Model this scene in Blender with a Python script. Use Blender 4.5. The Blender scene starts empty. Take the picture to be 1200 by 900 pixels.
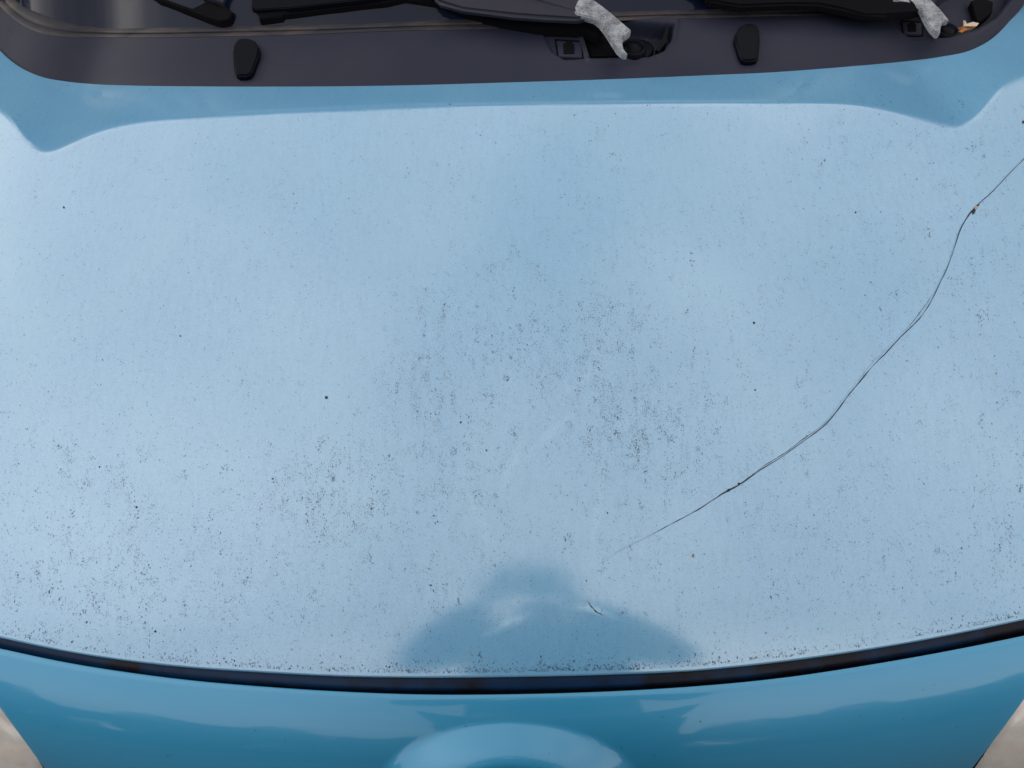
import bpy, bmesh, math, random
import numpy as np
from mathutils import Vector, Matrix
random.seed(7); RNG = np.random.default_rng(7)
S = bpy.context.scene
R = math.radians

# ------------------------------------------------------------------ camera
CAM = np.array([0.0, -0.154, 1.669])
A = R(30.4); ROLL = R(1.1); FPX = 906.0
Fv = np.array([0, math.sin(A), -math.cos(A)])
U0 = np.array([0, math.cos(A), math.sin(A)]); R0 = np.array([1.0, 0, 0])
Rv = math.cos(ROLL)*R0 - math.sin(ROLL)*U0
Uv = math.sin(ROLL)*R0 + math.cos(ROLL)*U0
cd = bpy.data.cameras.new('camera'); cam = bpy.data.objects.new('camera', cd)
S.collection.objects.link(cam); S.camera = cam
cd.sensor_width = 36; cd.lens = 36*FPX/1200; cd.clip_start = 0.02; cd.clip_end = 500
cam.matrix_world = Matrix(((Rv[0], Uv[0], -Fv[0], CAM[0]), (Rv[1], Uv[1], -Fv[1], CAM[1]),
                           (Rv[2], Uv[2], -Fv[2], CAM[2]), (0, 0, 0, 1)))

# ------------------------------------------------------------------ sky, sun, exposure (overcast day)
SUN_EL, SUN_AZ = R(22), R(292)
w = bpy.data.worlds.new('World'); S.world = w; w.use_nodes = True
nt = w.node_tree; nt.nodes.clear()
def wn(t, **k):
    n = nt.nodes.new(t)
    for a, b in k.items(): setattr(n, a, b)
    return n
sky = wn('ShaderNodeTexSky', sky_type='NISHITA', sun_disc=False, sun_elevation=SUN_EL, sun_rotation=SUN_AZ,
         air_density=1.0, dust_density=3.0, ozone_density=1.0)
bw = wn('ShaderNodeRGBToBW'); nt.links.new(sky.outputs[0], bw.inputs[0])
cloudcol = wn('ShaderNodeMix', data_type='RGBA', blend_type='MULTIPLY'); cloudcol.inputs[0].default_value = 1
nt.links.new(bw.outputs[0], cloudcol.inputs[6]); cloudcol.inputs[7].default_value = (1.05, 1.0, .97, 1)
flat = wn('ShaderNodeMix', data_type='RGBA'); flat.inputs[0].default_value = 0.82      # cloud deck evens out the sky
nt.links.new(cloudcol.outputs[2], flat.inputs[6]); flat.inputs[7].default_value = (6.6, 6.15, 5.8, 1)
mx = wn('ShaderNodeMix', data_type='RGBA'); mx.inputs[0].default_value = 0.93
nt.links.new(sky.outputs[0], mx.inputs[6]); nt.links.new(flat.outputs[2], mx.inputs[7])
tc = wn('ShaderNodeTexCoord'); nz = wn('ShaderNodeTexNoise'); nz.inputs['Scale'].default_value = 1.7
nz.inputs['Detail'].default_value = 5; nz.inputs['Roughness'].default_value = 0.5
nt.links.new(tc.outputs['Generated'], nz.inputs['Vector'])
mr = wn('ShaderNodeMapRange'); mr.inputs[1].default_value = 0.3; mr.inputs[2].default_value = 0.7
mr.inputs[3].default_value = 0.58; mr.inputs[4].default_value = 1.26
nt.links.new(nz.outputs[0], mr.inputs[0])
cl = wn('ShaderNodeMix', data_type='RGBA', blend_type='MULTIPLY'); cl.inputs[0].default_value = 1
nt.links.new(mx.outputs[2], cl.inputs[6]); nt.links.new(mr.outputs[0], cl.inputs[7])
bg = wn('ShaderNodeBackground'); bg.inputs[1].default_value = 0.145
out = wn('ShaderNodeOutputWorld')
nt.links.new(cl.outputs[2], bg.inputs[0]); nt.links.new(bg.outputs[0], out.inputs[0])
sd = bpy.data.lights.new('sun', 'SUN'); sd.energy = 0.6; sd.angle = R(16); sd.color = (1, .96, .9)
so = bpy.data.objects.new('sun', sd); S.collection.objects.link(so)
sdir = Vector((math.sin(SUN_AZ)*math.cos(SUN_EL), math.cos(SUN_AZ)*math.cos(SUN_EL), math.sin(SUN_EL)))
so.rotation_euler = sdir.to_track_quat('Z', 'Y').to_euler()
V = S.view_settings; V.view_transform = 'Standard'; V.look = 'None'; V.gamma = 1; V.use_curve_mapping = False
V.exposure = 0.94
S.cycles.max_bounces = 8; S.cycles.use_denoising = True

# ------------------------------------------------------------------ maths
def rays(px, py):
    px = np.asarray(px, float); py = np.asarray(py, float)
    return (Fv + ((px-600)/FPX)[..., None]*Rv - ((py-450)/FPX)[..., None]*Uv)
def hit(px, py, F, t0=0.3, t1=6.0):
    d = rays(px, py); lo = np.full(d.shape[:-1], t0); hi = np.full(d.shape[:-1], t1)
    for _ in range(42):
        m = (lo+hi)/2; p = CAM + m[..., None]*d
        ab = p[..., 2] > F(p[..., 0], p[..., 1])
        lo = np.where(ab, m, lo); hi = np.where(ab, hi, m)
    return CAM + lo[..., None]*d
def proj(p):
    q = np.asarray(p) - CAM; z = q @ Fv
    return 600 + FPX*(q @ Rv)/z, 450 - FPX*(q @ Uv)/z
def curve(pts, n):
    """smooth resampled polyline by chord length (Catmull-Rom)"""
    P = np.array(pts, float); d = np.r_[0, np.cumsum(np.hypot(*np.diff(P, axis=0).T))]
    t = np.linspace(0, d[-1], n)
    m = np.zeros_like(P)
    for k in range(len(P)):
        if k == 0: m[k] = (P[1]-P[0])/(d[1]-d[0])
        elif k == len(P)-1: m[k] = (P[k]-P[k-1])/(d[k]-d[k-1])
        else:
            h0 = d[k]-d[k-1]; h1 = d[k+1]-d[k]
            m[k] = ((P[k]-P[k-1])/h0*h1 + (P[k+1]-P[k])/h1*h0)/(h0+h1)
    i = np.clip(np.searchsorted(d, t, side='right')-1, 0, len(P)-2)
    h = d[i+1]-d[i]; s = ((t-d[i])/h)[:, None]; h = h[:, None]
    return ((2*s**3-3*s**2+1)*P[i] + (s**3-2*s**2+s)*h*m[i] + (-2*s**3+3*s**2)*P[i+1] + (s**3-s**2)*h*m[i+1])
def sstep(x): x = np.clip(x, 0, 1); return x*x*(3-2*x)
def ramp(d, w):
    """integral of a smooth step of width w: 0 for d<0, slope 1 beyond w"""
    x = np.clip(d/w, 0, 1)
    return w*(x**3 - x**4/2) + np.maximum(d-w, 0)
def sdpoly(px, py, poly):
    P = np.array(poly, float); n = len(P); best = np.full(px.shape, 1e9); ins = np.zeros(px.shape, bool)
    for i in range(n):
        a = P[i]; b = P[(i+1) % n]; ab = b-a
        t = np.clip(((px-a[0])*ab[0]+(py-a[1])*ab[1])/(ab@ab), 0, 1)
        best = np.minimum(best, np.hypot(px-a[0]-t*ab[0], py-a[1]-t*ab[1]))
        c = (a[1] > py) != (b[1] > py)
        with np.errstate(divide='ignore', invalid='ignore'):
            xi = (b[0]-a[0])*(py-a[1])/(b[1]-a[1]) + a[0]
        ins ^= c & (px < xi)
    return np.where(ins, best, -best)

# ------------------------------------------------------------------ body surface
CROWN = 0.085
def Hb(x, y):
    s = np.asarray(y)-0.08; s = np.minimum(s, 1.2)
    ax = np.minimum(np.abs(x), 1.0)
    return 0.80 + 0.306*s - 0.119*s*s - CROWN*ax**2 - 0.9*np.maximum(ax-0.85, 0)**2 - 1.2*np.maximum(-s-0.0, 0)**2
BND = [(-120,60),(-60,90),(-25,112),(0,130),(15,144),(32,168),(50,180),(66,176),(87,166),(112,155),(140,147),(175,142),(225,139),(300,133),(450,126),(600,123),(750,121),(900,121),
       (975,122),(1012,125),(1050,132),(1087,142),(1112,149),(1125,150),(1140,143),(1155,128),(1170,108),(1185,96),(1200,90),(1250,70),(1320,50)]
_b = curve(BND, 700); _bw = hit(_b[:, 0], _b[:, 1], Hb); _o = np.argsort(_bw[:, 0])
_bx = np.linspace(-.95, .95, 1200); _by = np.interp(_bx, _bw[_o, 0], _bw[_o, 1])
_k = np.exp(-(np.arange(-24, 25)/7.0)**2/2); _k /= _k.sum(); _by = np.convolve(np.pad(_by, 24, mode='edge'), _k, 'valid')
ROLLS = 0.31
def D(x, y):
    yb = np.interp(x, _bx, _by)
    rs = .42 + (ROLLS-.42)*sstep((np.abs(x)-.30)/.25)
    return rs*ramp(np.asarray(y)-yb+0.009, 0.022)
def H(x, y): return Hb(x, y) - D(x, y)

COWL_EDGE = [(-110,-330),(-75,-160),(-48,-40),(-28,20),(0,60),(25,80),(50,90.5),(75,95.2),(110,98.6),(150,100.2),(225,101.2),(300,101.5),(450,100.5),(600,96.5),(750,91.5),(820,88.5),(900,85),
             (1000,77.5),(1060,72),(1100,67),(1140,58),(1162,46),(1181,28),(1195,8),(1203,-6),(1225,-60),(1262,-170),(1300,-330)]
GAP_TOP = [(-300,676),(-150,712),(0,744.5),(75,760),(150,771.5),(225,779.5),(300,784.5),(400,789.5),(500,791),(610,790),(700,788),(820,782.5),(900,774.5),(1050,753),(1200,723.5),(1350,689),(1480,655)]
RIM = [(-300,688),(-150,727),(0,760),(75,776),(150,788),(225,797.5),(300,804),(400,810.5),(500,814),(610,813.5),(700,811),(820,804),(900,796.5),(1050,774),(1200,745),(1350,710),(1480,675)]
SEAL_LOW = [(-60,-330),(-40,-160),(-25,-60),(-12,-10),(5,13),(25,29),(50,39.5),(75,43),(110,44),(175,44.5),(272,43),(350,41),(450,37),(550,34.5),(640,31),(737,24),(820,21.5),(900,19),(1000,16),(1060,8),(1110,-12),(1150,-60),(1190,-160),(1240,-330)]
SEAL_TOP = [(-36,-330),(-18,-160),(0,-60),(8,-14),(22,2),(50,15),(87,26.5),(125,31),(200,31),(300,28.5),(400,27),(500,23),(600,18),(730,12),(820,10),(900,8),(990,3),(1050,-6),(1095,-26),(1130,-72),(1170,-170),(1215,-330)]
# height of cowl surface: follows the bonnet's rear edge and sits a little lower
_e = curve(COWL_EDGE, 900); _ew = hit(_e[:, 0], _e[:, 1], H)
_m = (np.abs(_ew[:, 0]) < 0.80) & (_e[:, 1] > 0)
_ex = _ew[_m, 0]; _ed = D(_ew[_m, 0], _ew[_m, 1]); _oo = np.argsort(_ex); _ex = _ex[_oo]; _ed = _ed[_oo]
_ed = np.convolve(np.pad(_ed, 5, mode='edge'), np.ones(11)/11, 'valid')
def Fc(x, y):
    return Hb(x, y) - np.interp(x, _ex, _ed) - 0.0065

# ------------------------------------------------------------------ mesh helpers
def link(name, me, mat=None, parent=None):
    o = bpy.data.objects.new(name, me); S.collection.objects.link(o)
    if mat is not None: me.materials.append(mat)
    if parent is not None:
        o.parent = parent
        o.matrix_parent_inverse = WORLD[parent.name].inverted() if parent.name in WORLD else Matrix()
    WORLD[o.name] = Matrix()
    return o
WORLD = {}
def empty(name, loc):
    o = bpy.data.objects.new(name, None); S.collection.objects.link(o); o.location = loc
    o.empty_display_size = .1
    WORLD[o.name] = Matrix.Translation(loc); return o
def tag(o, label, cat=None, group=None, kind=None):
    if label: o['label'] = label
    if cat: o['category'] = cat
    if group: o['group'] = group
    if kind: o['kind'] = kind
    return o
def grid_mesh(name, P, smooth=True, normals=None, flip=False):
    nr, nc = P.shape[:2]; me = bpy.data.meshes.new(name)
    idx = np.arange(nr*nc).reshape(nr, nc)
    f = np.stack([idx[:-1, :-1], idx[:-1, 1:], idx[1:, 1:], idx[1:, :-1]], -1).reshape(-1, 4)
    if flip: f = f[:, ::-1]
    if normals is not None:
        a, b, c = (P.reshape(-1, 3)[f[len(f)//2][k]] for k in (0, 1, 2))
        if np.cross(b-a, c-a) @ normals.reshape(-1, 3)[f[len(f)//2][0]] < 0: f = f[:, ::-1]
    me.from_pydata(P.reshape(-1, 3).tolist(), [], f.tolist())
    if smooth: me.polygons.foreach_set('use_smooth', [True]*len(me.polygons))
    if normals is not None:
        me.normals_split_custom_set_from_vertices(normals.reshape(-1, 3).tolist())
    me.update(); return me
def surf_normals(P, F, e=0.0015):
    x, y = P[..., 0], P[..., 1]
    gx = (F(x+e, y)-F(x-e, y))/(2*e); gy = (F(x, y+e)-F(x, y-e))/(2*e)
    n = np.stack([-gx, -gy, np.ones_like(gx)], -1)
    return n/np.linalg.norm(n, axis=-1, keepdims=True)
def loft_px(a, b, nc, nr, F):
    a = curve(a, nc); b = curve(b, nc); t = np.linspace(0, 1, nr)[:, None, None]
    q = a[None]*(1-t) + b[None]*t
    return q, hit(q[..., 0], q[..., 1], F)
def slab(name, poly, F, top, thick, mat, parent, bevel=0.001, seg=2, dome=0.0, smooth=True):
    """a solid piece whose outline sits at height top over surface F; real thickness downwards"""
    P = np.array(poly, float); W = hit(P[:, 0], P[:, 1], lambda x, y: F(x, y)+top)
    bm = bmesh.new(); t = [bm.verts.new(p) for p in W]; f = bm.faces.new(t)
    if f.calc_area() and f.normal.z < 0: f.normal_flip()
    bm.normal_update()
    if f.normal.z < 0: f.normal_flip()
    r = bmesh.ops.extrude_face_region(bm, geom=[f])
    for v in [g for g in r['geom'] if isinstance(g, bmesh.types.BMVert)]: v.co.z -= thick
    bmesh.ops.recalc_face_normals(bm, faces=bm.faces)
    if dome:
        tf = max(bm.faces, key=lambda q: q.calc_center_median().z if len(q.verts) > 4 else -9)
        rr = bmesh.ops.inset_region(bm, faces=[tf], thickness=0.003, depth=dome)
    if bevel:
        es = [e for e in bm.edges if len(e.link_faces) == 2 and e.calc_face_angle(0) > 0.35]
        bmesh.ops.bevel(bm, geom=es, offset=bevel, segments=seg, affect='EDGES', clamp_overlap=True)
    me = bpy.data.meshes.new(name); bm.to_mesh(me); bm.free()
    if smooth:
        for p in me.polygons: p.use_smooth = True
        try: me.set_sharp_from_angle(angle=R(40))
        except Exception: pass
    return link(name, me, mat, parent)
def lathe(name, c, prof, mat, parent, n=32, axis=(0, 0, 1)):
    bm = bmesh.new(); q = Vector(axis).to_track_quat('Z', 'Y'); c = Vector(c)
    rows = []
    for r, z in prof:
        rows.append([bm.verts.new(c + q @ Vector((r*math.cos(2*math.pi*k/n), r*math.sin(2*math.pi*k/n), z))) for k in range(n)])
    for a, b in zip(rows[:-1], rows[1:]):
        for k in range(n): bm.faces.new((a[k], a[(k+1) % n], b[(k+1) % n], b[k]))
    bm.faces.new(rows[0][::-1]); bm.faces.new(rows[-1])
    bmesh.ops.recalc_face_normals(bm, faces=bm.faces)
    me = bpy.data.meshes.new(name); bm.to_mesh(me); bm.free()
    for p in me.polygons: p.use_smooth = len(p.vertices) == 4
    return link(name, me, mat, parent)
def ribbon(name, W, width, N, lift, mat, parent):
    """thin strip along 3-D points W; width per point"""
    W = np.array(W); T = np.gradient(W, axis=0); T /= np.linalg.norm(T, axis=1)[:, None]
    B = np.cross(N, T); B /= np.linalg.norm(B, axis=1)[:, None]
    wd = np.asarray(width)[:, None]
    L = W - B*wd/2 + N*lift; C = W + N*(lift*1.6); Rr = W + B*wd/2 + N*lift
    P = np.stack([L, C, Rr], 0); return link(name, grid_mesh(name, P), mat, parent)
def box(name, c, d, mat, parent=None, bevel=0.01):
    bm = bmesh.new(); bmesh.ops.create_cube(bm, size=1)
    for v in bm.verts: v.co = Vector((v.co.x*d[0]+c[0], v.co.y*d[1]+c[1], v.co.z*d[2]+c[2]))
    if bevel: bmesh.ops.bevel(bm, geom=list(bm.edges), offset=bevel, segments=2, affect='EDGES')
    me = bpy.data.meshes.new(name); bm.to_mesh(me); bm.free(); return link(name, me, mat, parent)

# ------------------------------------------------------------------ materials
def mat(name, col, rough=.5, metal=0.0, **k):
    m = bpy.data.materials.new(name); m.use_nodes = True; b = m.node_tree.nodes['Principled BSDF']
    b.inputs['Base Color'].default_value = (*col, 1); b.inputs['Roughness'].default_value = rough
    b.inputs['Metallic'].default_value = metal
    for a, v in k.items(): b.inputs[a.replace('_', ' ')].default_value = v
    return m
class NT:
    def __init__(s, m): s.m = m; s.t = m.node_tree; s.b = s.t.nodes['Principled BSDF']; s.tc = s.t.nodes.new('ShaderNodeTexCoord')
    def noise(s, scale, detail=3, rough=.5, stretch=(1, 1, 1)):
        mp = s.t.nodes.new('ShaderNodeMapping'); mp.inputs['Scale'].default_value = stretch
        n = s.t.nodes.new('ShaderNodeTexNoise'); n.inputs['Scale'].default_value = scale
        n.inputs['Detail'].default_value = detail; n.inputs['Roughness'].default_value = rough
        s.t.links.new(s.tc.outputs['Object'], mp.inputs[0]); s.t.links.new(mp.outputs[0], n.inputs['Vector']); return n.outputs['Fac']
    def rng(s, f, a, b, c, d):
        m = s.t.nodes.new('ShaderNodeMapRange')
        for i, v in enumerate((a, b, c, d)): m.inputs[i+1].default_value = v
        s.t.links.new(f, m.inputs[0]); return m.outputs[0]
    def mul(s, a, b, op='MULTIPLY'):
        m = s.t.nodes.new('ShaderNodeMath'); m.operation = op
        for i, v in enumerate((a, b)):
            if isinstance(v, (int, float)): m.inputs[i].default_value = v
            else: s.t.links.new(v, m.inputs[i])
        return m.outputs[0]
    def mix(s, f, a, b):
        m = s.t.nodes.new('ShaderNodeMix'); m.data_type = 'RGBA'
        for i, v in ((0, f), (6, a), (7, b)):
            if isinstance(v, tuple): m.inputs[i].default_value = (*v, 1)
            elif isinstance(v, (int, float)): m.inputs[i].default_value = v
            else: s.t.links.new(v, m.inputs[i])
        return m.outputs[2]
    def to(s, o, name): s.t.links.new(o, s.b.inputs[name])
    def bump(s, f, strength, dist, inp='Normal'):
        n = s.t.nodes.new('ShaderNodeBump'); n.inputs['Strength'].default_value = strength; n.inputs['Distance'].default_value = dist
        s.t.links.new(f, n.inputs['Height']); s.t.links.new(n.outputs[0], s.b.inputs[inp])

HOODCOL = (.132, .345, .575)
hoodm = mat('weathered_blue_paint', HOODCOL, .55, 0.0)
h = NT(hoodm)
h.b.inputs['Specular IOR Level'].default_value = .2
h.b.inputs['Coat Weight'].default_value = 1; h.b.inputs['Coat IOR'].default_value = 2.45; h.b.inputs['Coat Roughness'].default_value = .09
grain = h.noise(700, 3, .75); big = h.noise(7, 4, .55, (1, .6, 1)); mid = h.noise(60, 4, .65, (2.6, .55, 1))
c1 = h.mix(h.rng(grain, .38, .72, 0, .6), HOODCOL, (.06, .19, .33))
c2 = h.mix(h.rng(mid, .45, .75, 0, .24), c1, (.08, .22, .36))
c3 = h.mix(h.rng(big, .4, .75, 0, .35), c2, (.17, .38, .53))
def streak(px, py, half, wid, ang):       # rubbed, paler film where a cloth or hand has passed
    c = hit(np.array(float(px)), np.array(float(py)), H); e2 = hit(np.array(px+20*math.cos(ang)), np.array(py-20*math.sin(ang)), H)
    mp = h.t.nodes.new('ShaderNodeMapping'); mp.vector_type = 'TEXTURE'
    mp.inputs['Location'].default_value = tuple(c); mp.inputs['Rotation'].default_value = (0, 0, math.atan2(e2[1]-c[1], e2[0]-c[0]))
    mp.inputs['Scale'].default_value = (half, wid, 1)
    gr = h.t.nodes.new('ShaderNodeTexGradient'); gr.gradient_type = 'SPHERICAL'
    h.t.links.new(h.tc.outputs['Object'], mp.inputs[0]); h.t.links.new(mp.outputs[0], gr.inputs[0]); return gr.outputs['Fac']
tot = None
for a in ((595, 731, .034, .007, .42), (686, 713, .024, .006, -.1), (700, 716, .03, .006, -.35), (690, 440, .07, .006, .62), (600, 545, .05, .008, 1.2), (655, 500, .09, .008, .7), (750, 480, .09, .010, .75), (560, 600, .06, .01, -1.2), (700, 600, .08, .006, 1.45)):
    k_ = h.mul(streak(*a), .55 if a[1] > 700 else .15); tot = k_ if tot is None else h.mul(tot, k_, 'ADD')
tot = h.mul(tot, h.rng(h.noise(110, 3, .6), .3, .6, .3, 1.2))
h.to(h.mix(tot, c3, (.30, .52, .70)), 'Base Color')
h.to(h.rng(h.mul(mid, h.rng(grain, .3, .7, .6, 1.2)), .2, .7, .09, .19), 'Coat Roughness')
h.to(h.rng(grain, .35, .75, 1.0, .62), 'Coat Weight')

gloss = mat('glossy_blue_paint', (.018, .15, .34), .42, .12)
g = NT(gloss); g.b.inputs['Coat Weight'].default_value = 1; g.b.inputs['Coat Roughness'].default_value = .06; g.b.inputs['Coat IOR'].default_value = 1.42
g.to(g.mix(g.rng(g.noise(1400, 2), .4, .7, 0, .5), (.020, .215, .40), (.027, .245, .45)), 'Base Color')
g.bump(g.noise(9, 2), .25, .004, 'Coat Normal')
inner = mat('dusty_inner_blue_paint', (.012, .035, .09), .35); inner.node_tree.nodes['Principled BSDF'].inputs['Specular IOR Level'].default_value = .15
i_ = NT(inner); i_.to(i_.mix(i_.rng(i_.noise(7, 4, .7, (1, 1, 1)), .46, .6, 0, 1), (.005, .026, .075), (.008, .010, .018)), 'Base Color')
blackgap = mat('black_rubber_and_shade', (.004, .004, .006), .8); blackgap.node_tree.nodes['Principled BSDF'].inputs['Specular IOR Level'].default_value = .06
plastic = mat('faded_black_plastic', (.035, .036, .046), .55); plastic.node_tree.nodes['Principled BSDF'].inputs['Specular IOR Level'].default_value = .22
p_ = NT(plastic); p_.to(p_.mix(p_.rng(p_.noise(9, 4), .35, .7, 0, 1), (.013, .017, .034), (.020, .0215, .040)), 'Base Color')
p_.bump(p_.noise(1500, 2), .25, .0004)
dark = mat('black_plastic_and_shade', (.0015, .0025, .006), .45); dark.node_tree.nodes['Principled BSDF'].inputs['Specular IOR Level'].default_value = .09
d_ = NT(dark); d_.bump(d_.noise(1200, 2), .15, .0004)
armm = mat('grey_black_wiper_plastic', (.013, .0145, .028), .5); armm.node_tree.nodes['Principled BSDF'].inputs['Specular IOR Level'].default_value = .3
sealm = mat('dusty_rubber_seal', (.05, .05, .055), .6); sealm.node_tree.nodes['Principled BSDF'].inputs['Specular IOR Level'].default_value = .25
s_ = NT(sealm); s_.to(s_.mix(s_.rng(s_.noise(5, 5, .6, (1, 3, 1)), .42, .72, 0, 1), (.020, .021, .029), (.105, .088, .080)), 'Base Color')
alu = mat('corroded_aluminium', (.4, .42, .45), .75, .2)
a_ = NT(alu); a_.to(a_.mix(a_.rng(a_.mul(a_.noise(420, 4, .75), a_.rng(a_.noise(70, 3, .6), .35, .65, .7, 1.3)), .34, .72, 0, 1), (.32, .35, .39), (.085, .09, .115)), 'Base Color')
a_.bump(a_.noise(500, 4, .8), .8, .001)
glass = mat('windscreen_glass', (.006, .011, .027), .09); glass.node_tree.nodes['Principled BSDF'].inputs['Specular IOR Level'].default_value = .2
dashm = mat('dashboard_plastic', (.02, .022, .03), .7)
lensm = mat('clouded_headlamp_plastic', (.45, .41, .37), .35)
l_ = NT(lensm); l_.b.inputs['Coat Weight'].default_value = 1; l_.b.inputs['Coat Roughness'].default_value = .05
l_.to(l_.mix(l_.rng(l_.noise(14, 5, .6, (1, 1, 1)), .38, .66, 0, 1), l_.mix(l_.rng(l_.noise(60, 3), .5, .65, 0, .7), (.56, .55, .53), (.54, .47, .42)), (.37, .355, .34)), 'Base Color')
chrome = mat('chrome', (.7, .7, .72), .12, 1)
speckd = mat('mildew_speck_dark', (.022, .060, .115), .8, Coat_Weight=.4, Coat_Roughness=.3, Coat_IOR=1.8)
speckf = mat('mildew_speck_faint', (.05, .155, .285), .8, Coat_Weight=1.0, Coat_Roughness=.25, Coat_IOR=1.9)
spotd = mat('dirt_spot_dark', (.02, .03, .045), .9)
crackm = mat('paint_crack_dark', (.012, .018, .03), .9)
lipm = mat('lifted_paint_edge', (.15, .34, .52), .8); lipm.node_tree.nodes['Principled BSDF'].inputs['Specular IOR Level'].default_value = .1
rubm = mat('rubbed_pale_film', (.2, .4, .55), .6)
tyrem = mat('tyre_rubber', (.02, .02, .02), .85)

# ------------------------------------------------------------------ setting: ground
gm = mat('asphalt', (.05, .05, .052), .9)
q = NT(gm); q.to(q.mix(q.rng(q.noise(120, 4, .8), .4, .65, 0, 1), (.035, .035, .037), (.075, .073, .07)), 'Base Color'); q.bump(q.noise(150, 3), .6, .01)
me = bpy.data.meshes.new('ground'); me.from_pydata([(-250, -250, 0), (250, -250, 0), (250, 250, 0), (-250, 250, 0)], [], [(0, 1, 2, 3)])
tag(link('ground', me, gm), 'grey asphalt under the car', kind='structure')

# ------------------------------------------------------------------ the car
car = empty('parked_car', (0, 1.7, 0))
tag(car, 'light blue small car with weathered cracked bonnet, seen close from the front', 'car')

# bonnet ------------------------------------------------
q_, P = loft_px(COWL_EDGE, GAP_TOP, 620, 330, H)
hood = link('hood', grid_mesh('hood', P, normals=surf_normals(P, H)), hoodm, car)
hood['label'] = 'pale blue weathered bonnet with mildew specks and a long hairline crack'
def skirt(name, edge, F, prof, m, parent, down=True):
    """rolled edge hanging from a surface edge; prof = list of (out, down) metres"""
    c = curve(edge, 500); W = hit(c[:, 0], c[:, 1], F); T = np.gradient(W[:, :2], axis=0); T /= np.linalg.norm(T, axis=1)[:, None]
    O = np.stack([T[:, 1], -T[:, 0]], 1)
    if not down: O = -O
    rows = [np.concatenate([W[:, :2] + O*o, (W[:, 2]-d)[:, None]], 1) for o, d in prof]
    return link(name, grid_mesh(name, np.stack(rows, 0)), m, parent), W, O
skirt('front_hem', GAP_TOP, H, [(0, 0), (.0012, .0006), (.0022, .002), (.0024, .004), (.001, .006), (-.004, .007)], hoodm, hood)
skirt('rear_hem', COWL_EDGE, H, [(0, 0), (.0010, .0008), (.0016, .0022), (.001, .004), (-.004, .005)], hoodm, hood, down=False)
# inner lip seen in the shut line
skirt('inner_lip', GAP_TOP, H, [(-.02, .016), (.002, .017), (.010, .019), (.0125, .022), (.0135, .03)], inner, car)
skirt('shut_line_gap', GAP_TOP, H, [(.010, .030), (.020, .031), (.03, .04), (.03, .06)], blackgap, car)  # black strip stands for the dark gap behind the inner lip

# front panel --------------------------------------------
NS, NX = 150, 700
rc = curve(RIM, 1400); rw = hit(rc[:, 0], rc[:, 1], lambda x, y: Hb(x, y)-0.004)
oo = np.argsort(rw[:, 0]); rw = rw[oo]
xs = np.linspace(-.90, .90, NX); ry = np.interp(xs, rw[:, 0], rw[:, 1])
ry = np.convolve(np.pad(ry, 12, mode='reflect', reflect_type='odd'), np.ones(25)/25, 'valid')
rz = Hb(xs, ry)-0.004
dy = np.gradient(ry, xs); nrm = np.stack([dy, -np.ones_like(dy)], 1); nrm /= np.linalg.norm(nrm, axis=1)[:, None]
def slope(s):   # tangent angle below horizontal along the profile
    return np.interp(s, [0, .003, .008, .03, .06, .10, .16, .24, .34, .6], np.radians([-30, 5, 22, 30, 41, 53, 66, 76, 83, 92]))
ss = np.concatenate([np.linspace(0, .015, 22), np.linspace(.0165, .16, 86), np.linspace(.17, .62, 42)]); NS = len(ss)
aa = slope(ss); dss = np.diff(ss, prepend=0)
ou = np.cumsum(np.cos(aa)*dss); dn = np.cumsum(np.sin(aa)*dss)
def panel_base():
    PP = np.zeros((NS, NX, 3))
    PP[..., 0] = xs[None] + nrm[None, :, 0]*ou[:, None]
    PP[..., 1] = ry[None] + nrm[None, :, 1]*ou[:, None]
    PP[..., 2] = rz[None] - dn[:, None]
    return PP
PB = panel_base()
def gnorm(PP):
    n = np.cross(np.gradient(PP, axis=1), np.gradient(PP, axis=0)); n /= np.linalg.norm(n, axis=-1, keepdims=True)
    return np.where(n[..., 2:3] + -n[..., 1:2] < 0, -n, n)
NB = gnorm(PB)
ppx, ppy = proj(PB)
rho = np.sqrt(((ppx-597)/166)**2 + ((ppy-938)/94)**2)
bul = 0.026*sstep((1-rho)/.38)
rho2 = np.sqrt(((ppx-606)/150)**2 + ((ppy-963)/64)**2)
bul -= 0.045*sstep((1-rho2)/.16)
PF = PB + NB*bul[..., None]
frontp = link('front_panel', grid_mesh('front_panel', PF), gloss, car)
frontp['label'] = 'glossy deep blue nose panel with a raised badge surround'
# dark emblem recess floor
gi, gj = np.where(rho2 < .80)
rec = PB - NB*0.020
i0, i1 = gi.min(), min(gi.max()+1, NS-1); j0, j1 = gj.min(), gj.max()+1
link('badge_recess', grid_mesh('badge_recess', rec[i0:i1, j0:j1]), dark, frontp)

spotm = mat('grit_speck', (.02, .03, .04), .9)
for k in range(34):
    i, j = panel_i = (int(RNG.uniform(30, 90)), int(RNG.uniform(110, 590)))
    c0, n0 = PF[i, j]+NB[i, j]*.0004, NB[i, j]; r = RNG.uniform(.0004, .0009); tx = np.cross(n0, [1, 0, 0]); tx /= np.linalg.norm(tx); ty = np.cross(n0, tx)
    me = bpy.data.meshes.new('grit_speck'); me.from_pydata([tuple(c0+tx*r*RNG.uniform(.6, 1.6)*math.cos(a)+ty*r*RNG.uniform(.5, 1.2)*math.sin(a)) for a in np.linspace(0, 6.28, 7)[:-1]], [], [tuple(range(6))])
    link('grit_speck', me, spotm, frontp)
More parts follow.
